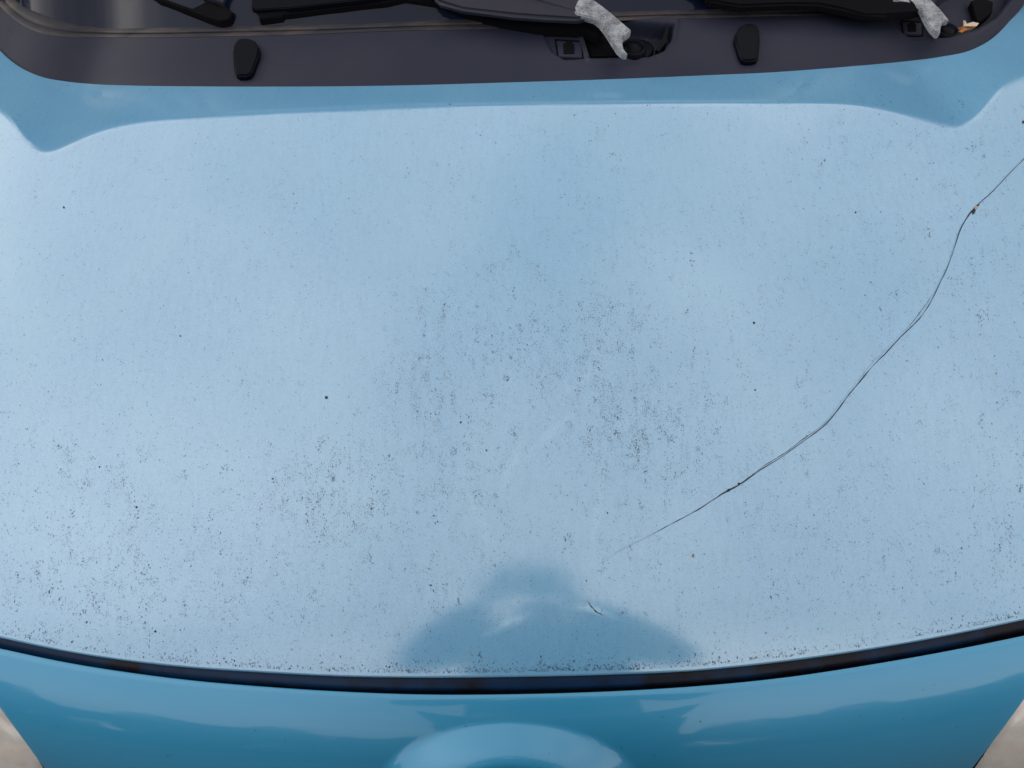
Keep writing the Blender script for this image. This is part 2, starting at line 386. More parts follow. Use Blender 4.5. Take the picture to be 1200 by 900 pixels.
# headlamps
def panel_st(px, py):
    k = np.argmin((ppx-px)**2 + (ppy-py)**2); return np.unravel_index(k, ppx.shape)
def lens(line, side):
    L = curve(line, 60); rows = []
    for (a, b) in L:
        i, j = panel_st(a, b)
        # local refinement: shift by the small pixel error through linearisation
        ii = min(max(i, 1), NS-2); jj = min(max(j, 1), NX-2)
        p0 = PB[ii, jj]; du = (PB[ii, jj+1]-PB[ii, jj-1])/2; dv = (PB[ii+1, jj]-PB[ii-1, jj])/2
        J = np.array([[ (ppx[ii, jj+1]-ppx[ii, jj-1])/2, (ppx[ii+1, jj]-ppx[ii-1, jj])/2], [(ppy[ii, jj+1]-ppy[ii, jj-1])/2, (ppy[ii+1, jj]-ppy[ii-1, jj])/2]])
        e = np.linalg.solve(J, np.array([a-ppx[ii, jj], b-ppy[ii, jj]])); e = np.clip(e, -2, 2)
        fi, fj = ii+e[1], jj+e[0]
        end = NX-3 if side > 0 else 2
        js = fj + (end-fj)*np.linspace(0, 1, 60)
        def samp(ar, fi, js):
            i0 = int(np.clip(math.floor(fi), 0, NS-2)); ti = np.clip(fi-i0, 0, 1); j0 = np.clip(np.floor(js).astype(int), 0, NX-2); tj = np.clip(js-j0, 0, 1)[:, None]
            r0 = ar[i0, j0]*(1-tj)+ar[i0, j0+1]*tj; r1 = ar[i0+1, j0]*(1-tj)+ar[i0+1, j0+1]*tj
            return r0*(1-ti)+r1*ti
        b_ = samp(PB, fi, js); n_ = samp(NB, fi, js)
        w_ = np.linspace(0, 1, 60)
        lift = np.where(w_ < .02, -.006+.5*w_, .0035+.020*np.sin(np.pi*np.clip(w_, 0, 1))**.8)
        rows.append(b_ + n_*lift[:, None])
    return np.array(rows)
LL = [(-75,722),(-35,776),(0,825.5),(37,875),(55,900),(80,938),(105,985),(120,1040)]
RL = [(1265,720),(1235,765),(1200,815),(1170,856),(1136,901),(1105,945),(1080,990),(1066,1040)]
for side, ln in ((-1, LL), (1, RL)):
    hl = link('headlight', grid_mesh('headlight_bezel', lens([(a-side*2.2, b-1) for a, b in ln], side)-np.array([0, -.002, .003]), flip=side < 0), blackgap, car)
    hl['label'] = 'clouded headlamp at the lower %s corner of the bonnet' % ('left' if side < 0 else 'right')
    LP = lens(ln, side)
    o = link('lens', grid_mesh('headlight_lens', LP, flip=side < 0), lensm, hl)

# cowl -----------------------------------------------------
POCK_A = [(682,36),(698,26),(735,24),(790,27),(787,46),(777,60),(760,66.5),(692,68)]
CLIP_A = [(634,36),(681,36),(691,68),(662,71),(646,61)]
POCK_B = [(1083,20),(1100,-4),(1135,-30),(1195,-40),(1184,-2),(1166,21),(1143,35),(1112,43),(1096,44)]
CLIP_B = [(1040,21),(1083,20),(1096,44),(1070,47),(1052,35)]
cq, CP = loft_px(SEAL_LOW, COWL_EDGE, 1500, 84, Fc)
dep = .028*sstep((sdpoly(cq[..., 0], cq[..., 1], POCK_A)+.5)/3.0) + .0035*sstep((sdpoly(cq[..., 0], cq[..., 1], CLIP_A)+.5)/3) \
    + .026*sstep((sdpoly(cq[..., 0], cq[..., 1], POCK_B)+.5)/3.0) + .0035*sstep((sdpoly(cq[..., 0], cq[..., 1], CLIP_B)+.5)/3)
lipr = .003*np.exp(-((sdpoly(cq[..., 0], cq[..., 1], POCK_A)+3.5)/2.0)**2) + .003*np.exp(-((sdpoly(cq[..., 0], cq[..., 1], POCK_B)+3.5)/2.0)**2)
CP[..., 2] += lipr - dep
# tuck the front edge of the cowl under the bonnet
tuck = curve(COWL_EDGE, 1500); TW = hit(tuck[:, 0], tuck[:, 1]+16, Fc); TW[:, 2] -= .022
CP = np.concatenate([CP, TW[None]], 0)
cowl = link('cowl_panel', grid_mesh('cowl_panel', CP), plastic, car)
cowl['label'] = 'dark grey plastic cowl between bonnet and windscreen'
# seal
def raised(lo, hi, name, m, parent, hgt, n=9):
    a = curve(lo, 700); b = curve(hi, 700); rows = []
    for k in range(n):
        t = k/(n-1); q = a*(1-t)+b*t; lf = hgt*(math.sin(math.pi*min(max(t, 0), 1))**.5)
        rows.append(hit(q[:, 0], q[:, 1], lambda x, y: Fc(x, y)+lf-.001))
    return link(name, grid_mesh(name, np.array(rows)), m, parent)
MIDL = [tuple(np.array(a)) for a in (curve(SEAL_LOW, 40)*.62+curve(SEAL_TOP, 40)*.38)]
raised(SEAL_LOW, MIDL, 'windscreen_seal', sealm, car, .0014)
raised(MIDL, SEAL_TOP, 'windscreen_seal', sealm, car, .0028)
# windscreen
gt = curve(SEAL_TOP, 160); GW = hit(gt[:, 0], gt[:, 1]+3, Fc)
o2 = np.argsort(GW[:, 0]); gx = np.linspace(-.82, .82, 90); gy = np.interp(gx, GW[o2, 0], GW[o2, 1]); gz = np.interp(gx, GW[o2, 0], GW[o2, 2])
WA = R(37); WL = .95
def wsrow(v): 
    return np.stack([gx*(1-.14*v), gy + v*WL*math.cos(WA)*(1-.25*gx**2), gz + v*WL*math.sin(WA)*(1-.0*gx**2)+.02*math.sin(math.pi*v)], 1)
WS = np.array([wsrow(v) for v in np.linspace(-.02, 1, 40)])
ws = link('windscreen', grid_mesh('windscreen', WS, flip=np.cross(WS[0, 1]-WS[0, 0], WS[1, 1]-WS[0, 1])[2] < 0), glass, car)
# dashboard beneath
dz = np.array([np.stack([gx*.98, gy+.03+t*.5, gz-.03-.02*t], 1) for t in np.linspace(0, 1, 6)])
link('dashboard', grid_mesh('dashboard', dz), dashm, car)
frr = np.array([wsrow(v)+np.array([0, .004, -.008]) for v in np.linspace(-.03, .05, 4)])
link('frit_band', grid_mesh('frit_band', frr), blackgap, ws)

def Fg(x, y):       # cowl in front, sloping glass behind its lower edge
    gyy = np.interp(x, gx, gy)
    return Fc(x, y) + math.tan(WA)*np.maximum(np.asarray(y)-gyy-.004, 0)
# washer nozzles
for poly, ctr in (([(274,50),(279,44.5),(290,43.5),(298,46),(304,55),(303,64),(295,85),(290,88.5),(277,88.5),(274,82),(272.5,62)], 0),
                  ([(861,40),(868,29),(876,26),(886,27.5),(890,32),(891,48),(889,68),(885,70.5),(871,71),(867,66),(861,46)], 1)):
    o = slab('washer_nozzle', poly, Fc, .009, .012, dark, car, bevel=.0028, seg=3)
# clips
for (cx, cy, sc) in ((667, 57.5, 1.0), (1069, 33, .78)):
    o = slab('clip_frame', [(cx-15*sc, cy-10*sc), (cx+14*sc, cy-8*sc), (cx+15*sc, cy+10*sc), (cx-12*sc, cy+9*sc)], Fc, -.0005, .004, plastic, cowl, bevel=.0008)
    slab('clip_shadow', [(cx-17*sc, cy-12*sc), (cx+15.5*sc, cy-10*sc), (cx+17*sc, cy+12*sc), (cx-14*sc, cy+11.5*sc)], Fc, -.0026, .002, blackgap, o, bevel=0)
    slab('clip_socket', [(cx-7*sc, cy-7*sc), (cx-4*sc, cy-7*sc), (cx-3.5*sc, cy-9.5*sc), (cx+3.5*sc, cy-9*sc), (cx+4*sc, cy-6.5*sc), (cx+6*sc, cy-6*sc), (cx+6*sc, cy+5*sc), (cx-6.5*sc, cy+5*sc)], Fc, .0006, .003, blackgap, o, bevel=0)
slab('drain_block', [(1138,1),(1150,-3),(1164,2),(1163,14),(1150,25),(1145,25)], Fc, -.014, .012, blackgap, cowl, bevel=.001)
slab('cowl_edge_strip', [(634,34.2),(680,33.2),(681,35.2),(635,36.4)], Fc, .002, .003, blackgap, cowl, bevel=0)
slab('cowl_edge_strip', [(1046,18.6),(1078,16),(1079,18),(1048,21)], Fc, .002, .003, blackgap, cowl, bevel=0)
slab('pocket_shadow_slit', [(768,58),(776,46),(781,31),(784,31),(781,49),(772,61)], Fc, -.001, .02, dark, cowl, bevel=.0006)  # dark sliver stands in for the shadow slit inside the pocket

# wipers
def wiper(label):
    e = empty('wiper', (0, 1.0, .95)); e['label'] = label
    e.parent = car; e.matrix_parent_inverse = WORLD[car.name].inverted(); return e
w1 = wiper('windscreen wiper pivoting in the middle of the cowl, its root corroded white')
slab('under_arm_shadow', [(470,-2),(515,5),(545,16),(590,27),(632,34),(684,36),(700,44),(712,30),(690,8),(600,0),(500,-12)], Fg, .010, .012, blackgap, w1, bevel=.001)  # black slab stands in for the shadow between arm and cowl
slab('arm', [(250,-85),(300,-80),(420,-40),(505,-12),(512,2),(542,10),(600,17.5),(640,20.5),(678,22),(692,18),(694,0),(684,-12),(600,-22),(480,-48),(330,-98),(260,-105)], Fg, .034, .012, armm, w1, bevel=.004, seg=3)
ROOT1 = [(674,16),(673,8),(676,1),(682,-4),(692,-3),(700,2),(712,11),(726,23),(740,35),(737,38.5),(731,42),(729,50),(731,57),(736,63),(730,62.5),(724,58),(717,47),(710,36),(703,27),(696,21),(686,18.5)]
slab('corroded_root', ROOT1, Fc, .036, .011, alu, w1, bevel=.0015, seg=2)
def pivot(px, py, rpx, parent, top):
    c = hit(np.array(px), np.array(py), lambda x, y: Fc(x, y)+top); r = rpx/FPX*np.linalg.norm(c-CAM)
    lathe('pivot_nut', c, [(r*1.15, -.05), (r*1.15, -.004), (r*1.02, -.001), (r*.9, -.001), (r*.86, -.004), (r*.80, -.004), (r*.78, -.002), (r*.3, .001), (.0008, .0015)], dark, parent)
slab('pocket_shade', [(684,39),(700,30),(722,32),(741,64),(693,66.5)], Fc, -.012, .004, blackgap, cowl, bevel=0)  # black slab: shade of the pocket's left side put in as colour
pivot(742, 53, 12.5, w1, .010)
lathe('pivot_base', hit(np.array(748.), np.array(56.), lambda x, y: Fc(x, y)-.012), [(.024, -.02), (.024, -.002), (.021, 0), (.001, 0)], dark, w1)
w2 = wiper('windscreen wiper pivoting at the cowl corner, its root corroded white')
slab('arm', [(640,-90),(760,-42),(826,-8),(830,0),(868,6.5),(925,4.5),(960,5),(990,11),(1015,17),(1040,17.5),(1070,15),(1086,10),(1090,-4),(1060,-20),(960,-36),(820,-66),(660,-120)], Fg, .030, .014, blackgap, w2, bevel=.003, seg=2)
ROOT2 = [(1046,0),(1060,-6),(1082,-8),(1092,0),(1103,11),(1113,23.5),(1106,24),(1103,30),(1102,39),(1098,39.5),(1090,31),(1084,20),(1079,10),(1070,4)]
slab('corroded_root', ROOT2, Fc, .036, .010, alu, w2, bevel=.0015, seg=2)
pivot(1111, 33, 9.5, w2, .004)
slab('blade', [(295,-4),(294.5,9.5),(301,11),(340,9),(420,0),(520,-16),(640,-42),(760,-80),(758,-95),(620,-58),(420,-20),(300,-9)], Fg, .020, .008, dark, w2, bevel=.001)
slab('blade_rubber', [(302,8),(303.5,22.5),(331,20),(332,17),(400,8.5),(452,2.5),(500,-8),(600,-28),(600,-40),(400,-5),(310,3)], Fg, .012, .011, blackgap, w2, bevel=.0008)
slab('blade', [(60,-70),(130,-30),(186,-1),(215,10),(243,21),(258,24.5),(269,22),(273,14),(266,9),(262,3),(235,-10),(170,-42),(90,-88)], Fg, .014, .012, blackgap, w1, bevel=.001)
slab('blade_clip', [(232,-8),(262,3),(263,-3),(268,-10),(240,-18)], Fg, .021, .008, armm, w1, bevel=.001)

# crack ------------------------------------------------------
CR = [(706,658),(717,651),(735,641),(760,629),(785,616),(808,604),(830,591),(848,579),(868,568),(890,553),(915,537),(940,519),(963,502),(978,486),(993,466),(1008,447),(1020,432),(1040,412),(1060,391),(1078,373),(1090,355),(1100,335),(1111,313),(1119,290),(1128,265),(1136,252),(1144,243),(1160,229),(1180,208),(1200,187),(1222,165),(1240,140)]
def crack(name, pts, wf, m, jit=.0, lift=.00025, n=420, off=0, parent=hood):
    c = curve(pts, n); t = np.linspace(0, 1, n)
    j = np.cumsum(RNG.normal(0, jit, n)); j -= np.linspace(j[0], j[-1], n); T = np.gradient(c, axis=0); T /= np.linalg.norm(T, axis=1)[:, None]
    c = c + np.stack([-T[:, 1], T[:, 0]], 1)*(j[:, None]+off)
    W = hit(c[:, 0], c[:, 1], H); N = surf_normals(W, H)
    return ribbon(name, W, wf(t)*(1+.35*np.interp(np.arange(n), np.arange(0, n, 5), RNG.normal(0, 1, len(range(0, n, 5)))).clip(-1.5, 2)), N, lift, m, parent)
crack('crack', CR, lambda t: .0010*np.interp(t, [0, .02, .07, .12, .2, .24, .3, .5, .75, .8, .82, .9, 1], [.06, .12, .22, .7, 1.1, 1.5, .8, .9, 1.0, 1.5, 1.0, .75, .7]), crackm, .07)
crack('crack_edge', CR, lambda t: .0008*np.interp(t, [0, .2, .4, 1], [0.01, .05, .6, .8]), lipm, .07, .0002, off=-1.7)
crack('side_crack', [(872,565),(890,549),(920,530),(945,511),(963,499),(975,488)], lambda t: .0007*np.sin(np.pi*t.clip(.02, .98)), crackm, .05, n=120)
crack('side_crack', [(1060,389),(1075,370),(1085,357),(1092,345)], lambda t: .0006*np.sin(np.pi*t.clip(.02, .98)), crackm, .05, n=80)
crack('scratch', [(688,703),(693,710),(700,717),(708,722)], lambda t: .0011*np.sin(np.pi*t.clip(.05, .95)), crackm, .08, n=60)
# chips on the crack
def blob(name, px, py, r, m, n=9, lift=.0004, sq=1., ang=0.):
    k = np.arange(n); rr = r*(1+RNG.uniform(-.35, .35, n)); a = 2*np.pi*k/n
    ex, ey = rr*np.cos(a), rr*np.sin(a)*sq
    X = px + ex*math.cos(ang)-ey*math.sin(ang); Y = py + ex*math.sin(ang)+ey*math.cos(ang)
    W = hit(X, Y, H); N = surf_normals(W, H); C = hit(np.array([px]), np.array([py]), H); NC = surf_normals(C, H)
    V_ = np.vstack([C+NC*lift*2, W+N*lift*.5])
    me = bpy.data.meshes.new(name); me.from_pydata(V_.tolist(), [], [(0, 1+(i+1) % n, 1+i) for i in range(n)]); return link(name, me, m, hood)
tan = mat('ochre_filler', (.26, .27, .23), .9); rust = mat('tan_speck', (.20, .17, .12), .9)
blob('paint_chip', 1144, 243, 3.6, tan, sq=.6, ang=-.7); blob('paint_chip', 1141, 248, 4.2, crackm, sq=.35, ang=-1.0)
blob('paint_chip', 1146, 240.5, 2.2, crackm, sq=.5, ang=-.8)
blob('paint_chip', 866, 567, 2.0, crackm, sq=.7); blob('paint_chip', 853, 575, 4.2, crackm, sq=.32, ang=-.55); blob('tan_spot', 812, 651, 1.7, rust, sq=1.2)
for a, b, r in ((382.5, 466, 2.0), (75, 243, 1.6), (1002.5, 249, 1.3), (883.5, 378.5, 1.6), (540, 495, 1.5), (117, 547, 1.2), (570, 528, 1.3), (182, 740, 1.5), (1199, 143, 2.4), (712, 601, 1.2), (885, 457, 1.2), (505, 686, 1.4), (160, 594, 1.4)):
    blob('dirt_spot', a, b, r*.85, spotd)

# mildew specks ------------------------------------------------
CL = [  # centre, spread, clumps, specks per clump
 (515,480,42,55,70,13),(545,520,45,60,45,12),(380,555,32,28,40,15),(350,590,35,35,45,12),(400,610,50,45,45,10),(680,390,55,55,70,12),(600,350,80,50,40,8),
 (575,370,40,40,30,8),(640,430,50,60,50,10),(780,500,40,35,60,14),(745,520,35,40,45,13),(735,560,45,50,40,11),(860,500,50,60,45,9),(150,610,55,50,60,8),(90,560,40,40,35,8),
 (75,690,50,30,45,9),(200,680,70,40,60,8),(290,700,80,50,50,7),(560,600,90,70,60,8),(470,560,50,50,35,9),(450,650,90,50,50,8),(730,640,60,60,25,7),
 (960,330,100,90,60,7),(1000,180,110,45,60,7),(930,110,160,14,35,6),(700,180,180,60,50,5),(640,250,150,60,35,5),(1120,420,60,120,50,7),(1080,620,110,70,70,7),(930,640,110,70,70,7),
 (740,430,20,60,40,10),(690,470,25,70,40,10),(510,360,12,25,16,8),(485,430,12,16,16,12),(1130,250,60,60,40,8),(560,150,350,40,60,4),(600,450,420,250,160,6),(250,300,180,120,25,3),(1180,600,20,80,25,8)]
xs_, ys_, rs_, dk = [], [], [], []
for cx, cy, sx, sy, nc, per in CL:
    for _ in range(nc):
        ax, ay = RNG.normal(cx, sx), RNG.normal(cy, sy); n = RNG.poisson(per*1.35); lg = RNG.uniform(3, 14)
        xs_ += list(RNG.normal(ax, RNG.uniform(1.2, 4), n)); ys_ += list(RNG.normal(ay, lg*.7, n))
        b = RNG.random(); rs_ += list(np.exp(RNG.normal(math.log(.33 if b < .9 else .46), .30, n))); dk += list(RNG.random(n) < (.07 if b < .75 else .38))
n = 16000                                                          # even fine dust
xs_ += list(RNG.uniform(-60, 1260, n)); ys_ += list(100 + 700*RNG.random(n)**.75); rs_ += list(np.exp(RNG.normal(math.log(.36), .3, n))); dk += list(RNG.random(n) < .06)
ge = curve(GAP_TOP, 1600)                                          # dirt line collected on the front edge
for k in range(4200):
    g_ = ge[int(RNG.uniform(150, 1450))]; wt = .35+.65*math.exp(-((g_[0]-600)/220)**2)
    if RNG.random() > wt*(.35+.65*(math.sin(g_[0]*.05)*math.sin(g_[0]*.021+1) > -.1)): continue
    xs_.append(g_[0]+RNG.normal(0, 1.5)); ys_.append(g_[1]-2.5-abs(RNG.normal(0, 3.0 if RNG.random() < .7 else 10))); rs_.append(math.exp(RNG.normal(math.log(.44), .35))); dk.append(RNG.random() < .6)
X = np.array(xs_); Y = np.array(ys_); Rr = np.clip(np.array(rs_), .2, 1.0); DK = np.array(dk, bool)
ce = curve(COWL_EDGE, 900); te = np.interp(X, *(lambda m: (ce[m, 0], ce[m, 1]))(ce[:, 1] > -5)); be = np.interp(X, ge[:, 0], ge[:, 1])
ok = (Y > te+3) & (Y < be-1.5) & (X > -80) & (X < 1280); X, Y, Rr, DK = X[ok], Y[ok], Rr[ok], DK[ok]
for nm, msk, m_ in (('mildew_specks', DK, speckd), ('mildew_specks', ~DK, speckf)):
    W = hit(X[msk], Y[msk], H); N = surf_normals(W, H); n = len(W); r = Rr[msk]/FPX*np.linalg.norm(W-CAM, axis=1)
    K = 6; a = 2*np.pi*np.arange(K)/K
    rr = r[:, None]*RNG.uniform(.55, 1.45, (n, K))
    vx = W[:, None, 0]+rr*np.cos(a); vy = W[:, None, 1]+rr*np.sin(a)*1.25; vz = H(vx, vy)+.00018
    Vv = np.stack([vx, vy, vz], -1).reshape(-1, 3)
    me = bpy.data.meshes.new(nm); idx = np.arange(n*K).reshape(n, K)
    me.from_pydata(Vv.tolist(), [], idx.tolist())
    o = link(nm, me, m_, hood); o['kind'] = 'stuff'

# rest of the body, beyond the frame ---------------------------
def side_shell(sgn):
    ys = np.linspace(.16, 3.35, 150); rows = []
    for yy in ys:
        zt = float(H(np.array(.90), np.array(yy))) if yy < 1.2 else float(H(np.array(.90), np.array(1.2)))+.03*min(1, (yy-1.2)/.4)
        xin = .902 if yy > .3 else .902
        end = 1 if yy < 3.2 else 1-.25*((yy-3.2)/.15)
        prof = [(xin, zt-.004), (xin+.018, zt-.012), (xin+.033, zt-.035), (xin+.042, zt-.09)] + [(xin+.046-.02*((z-.55)/.35)**2, z) for z in np.linspace(.74, .22, 26)]
        rows.append([(sgn*a*end, yy, b) for a, b in prof])
    P = np.array(rows); me = grid_mesh('body_side', P, flip=sgn < 0)
    bm = bmesh.new(); bm.from_mesh(me)
    kill = [f for f in bm.faces if any((f.calc_center_median().y-c)**2+(f.calc_center_median().z-.29)**2 < .335**2 for c in (.52, 2.85))]
    bmesh.ops.delete(bm, geom=kill, context='FACES'); bm.to_mesh(me); bm.free()
    o = link('body_side', me, gloss, car)
    # window pane above the belt
    zb = .93; pts = [(1.35, zb), (1.95, 1.43), (3.0, 1.43), (3.25, 1.0)]
    me = bpy.data.meshes.new('side_window')
    me.from_pydata([(sgn*(.90-(z-zb)*.36), y, z) for y, z in pts], [], [(0, 1, 2, 3)]); link('side_window', me, mat('dark_side_glass', (.02, .022, .025), .05), car)
    for cy in (.52, 2.85):
        wh = lathe('wheel', (sgn*.83, cy, .29), [(.19, -.08), (.27, -.085), (.29, -.07), (.29, .07), (.27, .085), (.19, .08)], tyrem, car, 40, (sgn, 0, 0))
        lathe('rim', (sgn*.83, cy, .29), [(.185, 0), (.188, .078), (.17, .07), (.05, .05), (.03, .072), (.001, .073)], mat('silver_rim', (.4, .4, .42), .35, .8), wh, 30, (sgn, 0, 0))
for s_g in (-1, 1): side_shell(s_g)
top = WS[-1]
rf = np.array([np.stack([top[:, 0]*(1-.02*t), top[:, 1]+1.5*t, top[:, 2]+.05*np.sin(math.pi*(t*.9))-.03*top[:, 0]**2*0], 1) for t in np.linspace(0, 1, 24)])
link('roof', grid_mesh('roof', rf), gloss, car)
# A pillars
for s_g in (-1, 1):
    j = 0 if s_g < 0 else -1; a = WS[:, j]
    P = np.stack([a+np.array([-s_g*.004, 0, .004]), a+np.array([s_g*.03, .01, .006]), a+np.array([s_g*.07, .05, -.02]), a+np.array([s_g*.085, .10, -.06])], 0)
    link('windscreen_pillar', grid_mesh('windscreen_pillar', P), dark, car)
rear = [(-.89, 3.33, .3), (.89, 3.33, .3), (.88, 3.33, .95), (-.88, 3.33, .95), (-.70, 3.02, 1.46), (.70, 3.02, 1.46)]
me = bpy.data.meshes.new('tailgate'); me.from_pydata(rear, [], [(0, 1, 2, 3), (3, 2, 5, 4)]); link('tailgate', me, gloss, car)
# dark engine bay floor so that no light leaks from below the shut lines
box('engine_bay_floor', (0, .55, .52), (1.4, .9, .02), blackgap, car, 0)

# leaf scrap ----------------------------------------------------
lf = mat('dry_leaf', (.34, .16, .05), .8); lf2 = mat('dry_leaf_pale', (.5, .42, .33), .8)
def leafbit(pts, h0, m, name, parent=None):
    W = [hit(np.array(float(a)), np.array(float(b)), lambda x, y: Fc(x, y)+h0+c) for a, b, c in pts]
    bm = bmesh.new(); bm.faces.new([bm.verts.new(p) for p in W]); bmesh.ops.triangulate(bm, faces=bm.faces)
    r = bmesh.ops.solidify(bm, geom=list(bm.faces), thickness=.0006)
    me = bpy.data.meshes.new(name); bm.to_mesh(me); bm.free(); return link(name, me, m, parent)
leafe = leafbit([(1122,33,.002),(1128,31,.005),(1133,29,.006),(1140,29,.004),(1143,32,.002),(1137,35,.003),(1131,36,.004),(1127,39,.001),(1125,35,.0)], -.012, lf, 'dry_leaf')
tag(leafe, 'curled orange-brown dry leaf scrap in the cowl corner beside the wiper pivot', 'leaf')
leafbit([(1129,31,.002),(1129,24,.006),(1131,24,.008),(1133,28,.004),(1140,26,.006),(1147,27.5,.006),(1144,31,.005),(1136,31,.006)], -.008, lf2, 'curled_edge', leafe)
leafbit([(1123,37,.001),(1128,35,.003),(1134,33.5,.005),(1127,38.5,.002)], -.009, mat('dry_leaf_dark', (.42, .13, .03), .8), 'stem', leafe)
#PEOPLE_AND_TREES
# ------------------------------------------------------------------ trees reflected in the paint
bark = mat('bark', (.09, .07, .05), .9)
leafm = mat('foliage', (.045, .085, .03), .6); leafm2 = mat('dark_foliage', (.03, .06, .028), .6)
def tree_meshes(seed, ht, m):
    r = np.random.default_rng(seed); me = bpy.data.meshes.new('crown'); V_, F_ = [], []
    cs = [(r.normal(0, ht*.16), r.normal(0, ht*.16), ht*r.uniform(.35, .92), ht*r.uniform(.10, .19)) for _ in range(26)] + [(r.normal(0, ht*.22), r.normal(0, ht*.2), ht*r.uniform(.03, .3), ht*r.uniform(.10, .16)) for _ in range(14)]
    for cx, cy, cz, cr in cs:
        n = 260; d = r.normal(size=(n, 3)); d /= np.linalg.norm(d, axis=1)[:, None]; p = np.array([cx, cy, cz]) + d*cr*r.uniform(.5, 1.05, (n, 1))
        for q in p:
            a = r.normal(size=3); a /= np.linalg.norm(a); b = np.cross(a, r.normal(size=3)); b /= np.linalg.norm(b); s = r.uniform(.12, .26)
            k = len(V_); V_ += [q+a*s, q+b*s*.6, q-a*s, q-b*s*.6]; F_.append((k, k+1, k+2, k+3))
    me.from_pydata([tuple(v) for v in V_], [], F_); me.materials.append(m)
    bm = bmesh.new()
    def limb(p, q, r0, r1):
        q_ = (q-p).to_track_quat('Z', 'Y'); A_ = [bm.verts.new(p+q_ @ Vector((r0*math.cos(t), r0*math.sin(t), 0))) for t in np.linspace(0, 2*math.pi, 9)[:-1]]
        B_ = [bm.verts.new(q+q_ @ Vector((r1*math.cos(t), r1*math.sin(t), 0))) for t in np.linspace(0, 2*math.pi, 9)[:-1]]
        for k in range(8): bm.faces.new((A_[k], A_[(k+1) % 8], B_[(k+1) % 8], B_[k]))
    limb(Vector((0, 0, -.1)), Vector((0.05, 0, ht*.5)), ht*.03, ht*.018)
    for cx, cy, cz, cr in cs[:14]: limb(Vector((0.03, 0, ht*r.uniform(.25, .45))), Vector((cx, cy, cz)), ht*.012, ht*.003)
    mt = bpy.data.meshes.new('trunk'); bm.to_mesh(mt); bm.free(); mt.materials.append(bark); return me, mt
kinds = [tree_meshes(3, 8, leafm), tree_meshes(5, 8, leafm2)]
spots = [(-15,-17,1.0),(-10,-18,1.15),(-5.5,-17,.92),(-1,-19,1.1),(4,-17.5,.95),(9,-18,1.2),(14,-17,1.0),(19,-15,1.1),(-19,-12,1.1),
         (-9,14,1.3),(-4.5,15,1.4),(0,14,1.35),(4.5,15,1.4),(9,14,1.3),(-14,13,1.2),(14,12,1.15),(-19,8,1.0),(19,8,.95),(-2,17,1.6),(2.5,17,1.6),(-7,17,1.6),(7,17,1.6),(-20,-5,1.0),(21,-4,1.05)]  # rows past the car's rear are added to darken the bonnet's reflected band
for side, lab in ((-1, 'dark tree line behind the photographer, mirrored in the glossy nose panel'), (1, 'dark tree line past the rear of the car, added unseen to darken the bonnet edge')):
    bm = bmesh.new()
    for i, (x, y, sc) in enumerate(spots):
        if (y > 0) != (side > 0): continue
        for m in kinds[i % 2]:
            n0 = len(bm.verts); f0 = len(bm.faces); bm.from_mesh(m); bm.verts.ensure_lookup_table(); bm.faces.ensure_lookup_table()
            T_ = Matrix.Translation((x, y, 0)) @ Matrix.Rotation(i*1.7, 4, 'Z') @ Matrix.Scale(sc, 4)
            bmesh.ops.transform(bm, matrix=T_, verts=bm.verts[n0:])
            for f in bm.faces[f0:]: f.material_index = 2 if m.name.startswith('trunk') else i % 2
    me = bpy.data.meshes.new('woods'); bm.to_mesh(me); bm.free()
    for m in (leafm, leafm2, bark): me.materials.append(m)
    tag(link('woods', me), lab, 'trees', kind='stuff')

# ------------------------------------------------------------------ the photographer, mirrored in the bonnet
skin = mat('skin', (.45, .28, .21), .5); coat = mat('dark_navy_jacket', (.012, .014, .022), .85); jeans = mat('dark_jeans', (.02, .028, .05), .85); hairm = mat('dark_hair', (.015, .011, .009), .6); shoe = mat('black_shoes', (.01, .01, .01), .5)
phm = mat('black_phone_shell', (.01, .01, .012), .3)
def skinned(name, joints, edges, m, parent, root=0, lv=2):
    me = bpy.data.meshes.new(name); me.from_pydata([j[0] for j in joints], edges, [])
    o = link(name, me, m, parent); sk = o.modifiers.new('skin', 'SKIN'); 
    if not me.skin_vertices: 
        bm = bmesh.new(); bm.from_mesh(me); bm.verts.layers.skin.verify(); bm.to_mesh(me); bm.free()
    for i, j in enumerate(joints):
        r = j[1]; me.skin_vertices[0].data[i].radius = r if isinstance(r, tuple) else (r, r); me.skin_vertices[0].data[i].use_root = (i == root)
    sb = o.modifiers.new('sub', 'SUBSURF'); sb.levels = lv; sb.render_levels = lv; sk.use_smooth_shade = True
    return o
PX, PY = .065, -.40
hold = []    # hands: left (-x) and right on the phone's edges
PC = Vector(CAM) - Vector(Fv)*.012      # phone body just behind the lens
fwd, rgt, up = Vector(Fv), Vector(Rv), Vector(Uv)
J = [((PX, PY, .95), (.17, .12)), ((PX, PY, 1.12), (.15, .105)), ((PX, PY+.01, 1.30), (.18, .12)), ((PX, PY, 1.43), (.13, .09)), ((PX, PY+.02, 1.52), (.055, .055)), ((PX, PY+.05, 1.60), (.07, .075)), ((PX, PY+.07, 1.68), (.078, .098)), ((PX, PY+.06, 1.76), (.06, .075))]
E = [(0, 1), (1, 2), (2, 3), (3, 4), (4, 5), (5, 6), (6, 7)]
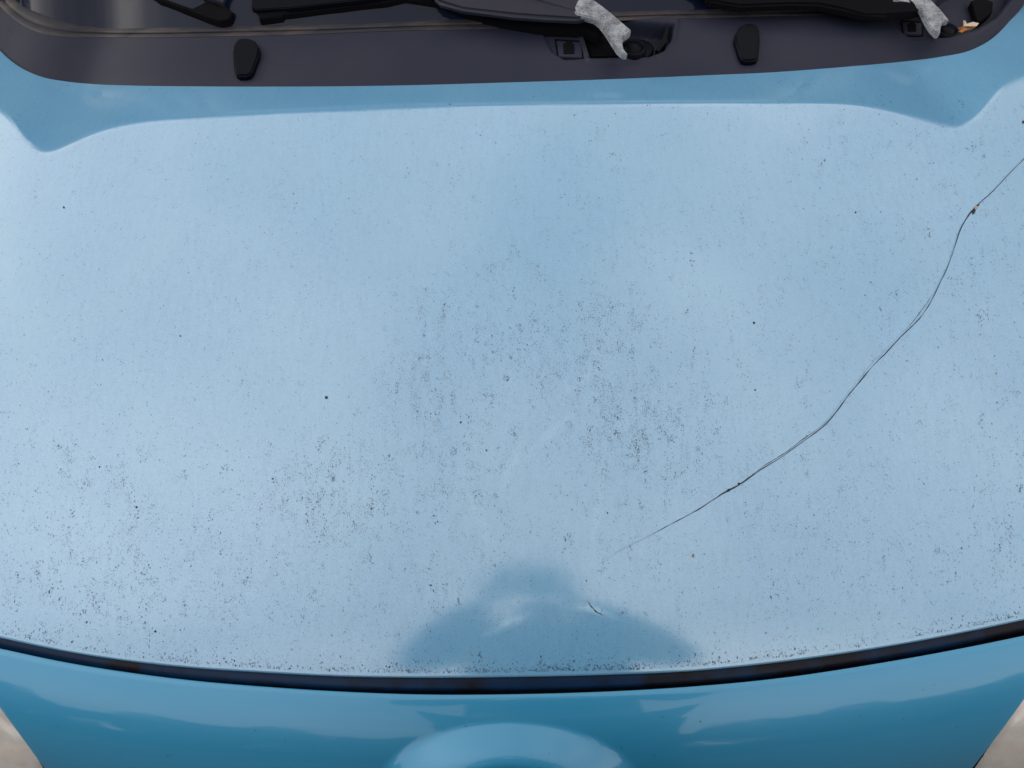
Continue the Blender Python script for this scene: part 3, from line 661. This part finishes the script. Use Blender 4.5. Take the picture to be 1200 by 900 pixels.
for s in (-1, 1):
    hand = PC + rgt*(s*.10+.035) - fwd*.03 - up*.05
    wrist = PC + rgt*(s*.13+.035) - fwd*.03 - up*.12
    k = len(J)
    J += [((PX+s*.18, PY, 1.42), .062), ((PX+s*.28, PY+.0, 1.24), .048), (tuple(wrist), (.028, .022)), (tuple(hand), (.036, .018))]
    E += [(3, k), (k, k+1), (k+1, k+2), (k+2, k+3)]
    for f in range(4):       # fingers curl round the back of the phone
        b0 = hand + up*(.028-.019*f+.02) + rgt*(-s*.006); b1 = b0 + fwd*.034 + rgt*(-s*.012); b2 = b1 + fwd*.004 - rgt*(s*(.024+.004*(f % 2)))
        n = len(J); J += [(tuple(b0), .009), (tuple(b1 - fwd*.006), .008), (tuple(b2 - fwd*.012), .0065)]; E += [(k+3, n), (n, n+1), (n+1, n+2)]
    t0 = hand + up*.02 - fwd*.008 - rgt*s*.012; t1 = t0 + up*.022 - rgt*s*.02; n = len(J); J += [(tuple(t0), .011), (tuple(t1), .009)]; E += [(k+3, n), (n, n+1)]
    k = len(J)
    J += [((PX+s*.10, PY-.01, .90), (.095, .10)), ((PX+s*.12, PY+.02, .50), .062), ((PX+s*.13, PY-.03, .10), .042), ((PX+s*.14, PY+.0, .045), .042), ((PX+s*.15, PY+.14, .035), (.045, .03))]
    E += [(0, k), (k, k+1), (k+1, k+2), (k+2, k+3), (k+3, k+4)]
per = skinned('person', J, E, skin, None)
tag(per, 'person in a dark jacket and jeans holding up a phone over the bonnet', 'person')
tj = [(J[0][0], (.19, .14)), (J[1][0], (.175, .13)), (J[2][0], (.20, .14)), ((PX, PY, 1.46), (.16, .12)), ((PX, PY+.01, 1.53), (.09, .09))]; te = [(0, 1), (1, 2), (2, 3), (3, 4)]
for s in (-1, 1):
    wrist = PC + rgt*(s*.13+.035) - fwd*.03 - up*.13; k = len(tj)
    tj += [((PX+s*.18, PY, 1.44), .09), ((PX+s*.28, PY+.0, 1.24), .085), (tuple(wrist), .058)]; te += [(3, k), (k, k+1), (k+1, k+2)]
skinned('jacket', tj, te, coat, per)
tj = [((PX, PY, .98), (.185, .13))]; te = []
for s in (-1, 1):
    k = len(tj); tj += [((PX+s*.10, PY-.01, .88), (.105, .11)), ((PX+s*.12, PY+.02, .50), .078), ((PX+s*.13, PY-.03, .12), .06)]; te += [(0, k), (k, k+1), (k+1, k+2)]
skinned('trousers', tj, te, jeans, per)
skinned('hair', [((PX, PY+.035, 1.70), (.092, .10)), ((PX, PY+.05, 1.775), (.085, .09))], [(0, 1)], hairm, per)
for s in (-1, 1): skinned('shoe', [((PX+s*.14, PY-.02, .05), .05), ((PX+s*.15, PY+.16, .038), (.048, .034))], [(0, 1)], shoe, per)
skinned('nose', [((PX, PY+.155, 1.69), .012), ((PX, PY+.175, 1.665), .014)], [(0, 1)], skin, per, lv=1)
bm = bmesh.new(); bmesh.ops.create_cube(bm, size=1)
for v in bm.verts: v.co = PC + rgt*(v.co.x*.158+.06-.025) + up*(v.co.y*.075-.02) + fwd*(v.co.z*.008-.004)
bmesh.ops.bevel(bm, geom=list(bm.edges), offset=.003, segments=2, affect='EDGES')
me = bpy.data.meshes.new('phone'); bm.to_mesh(me); bm.free()
tag(link('mobile_phone', me, phm), 'black mobile phone held level in both hands above the bonnet', 'phone')
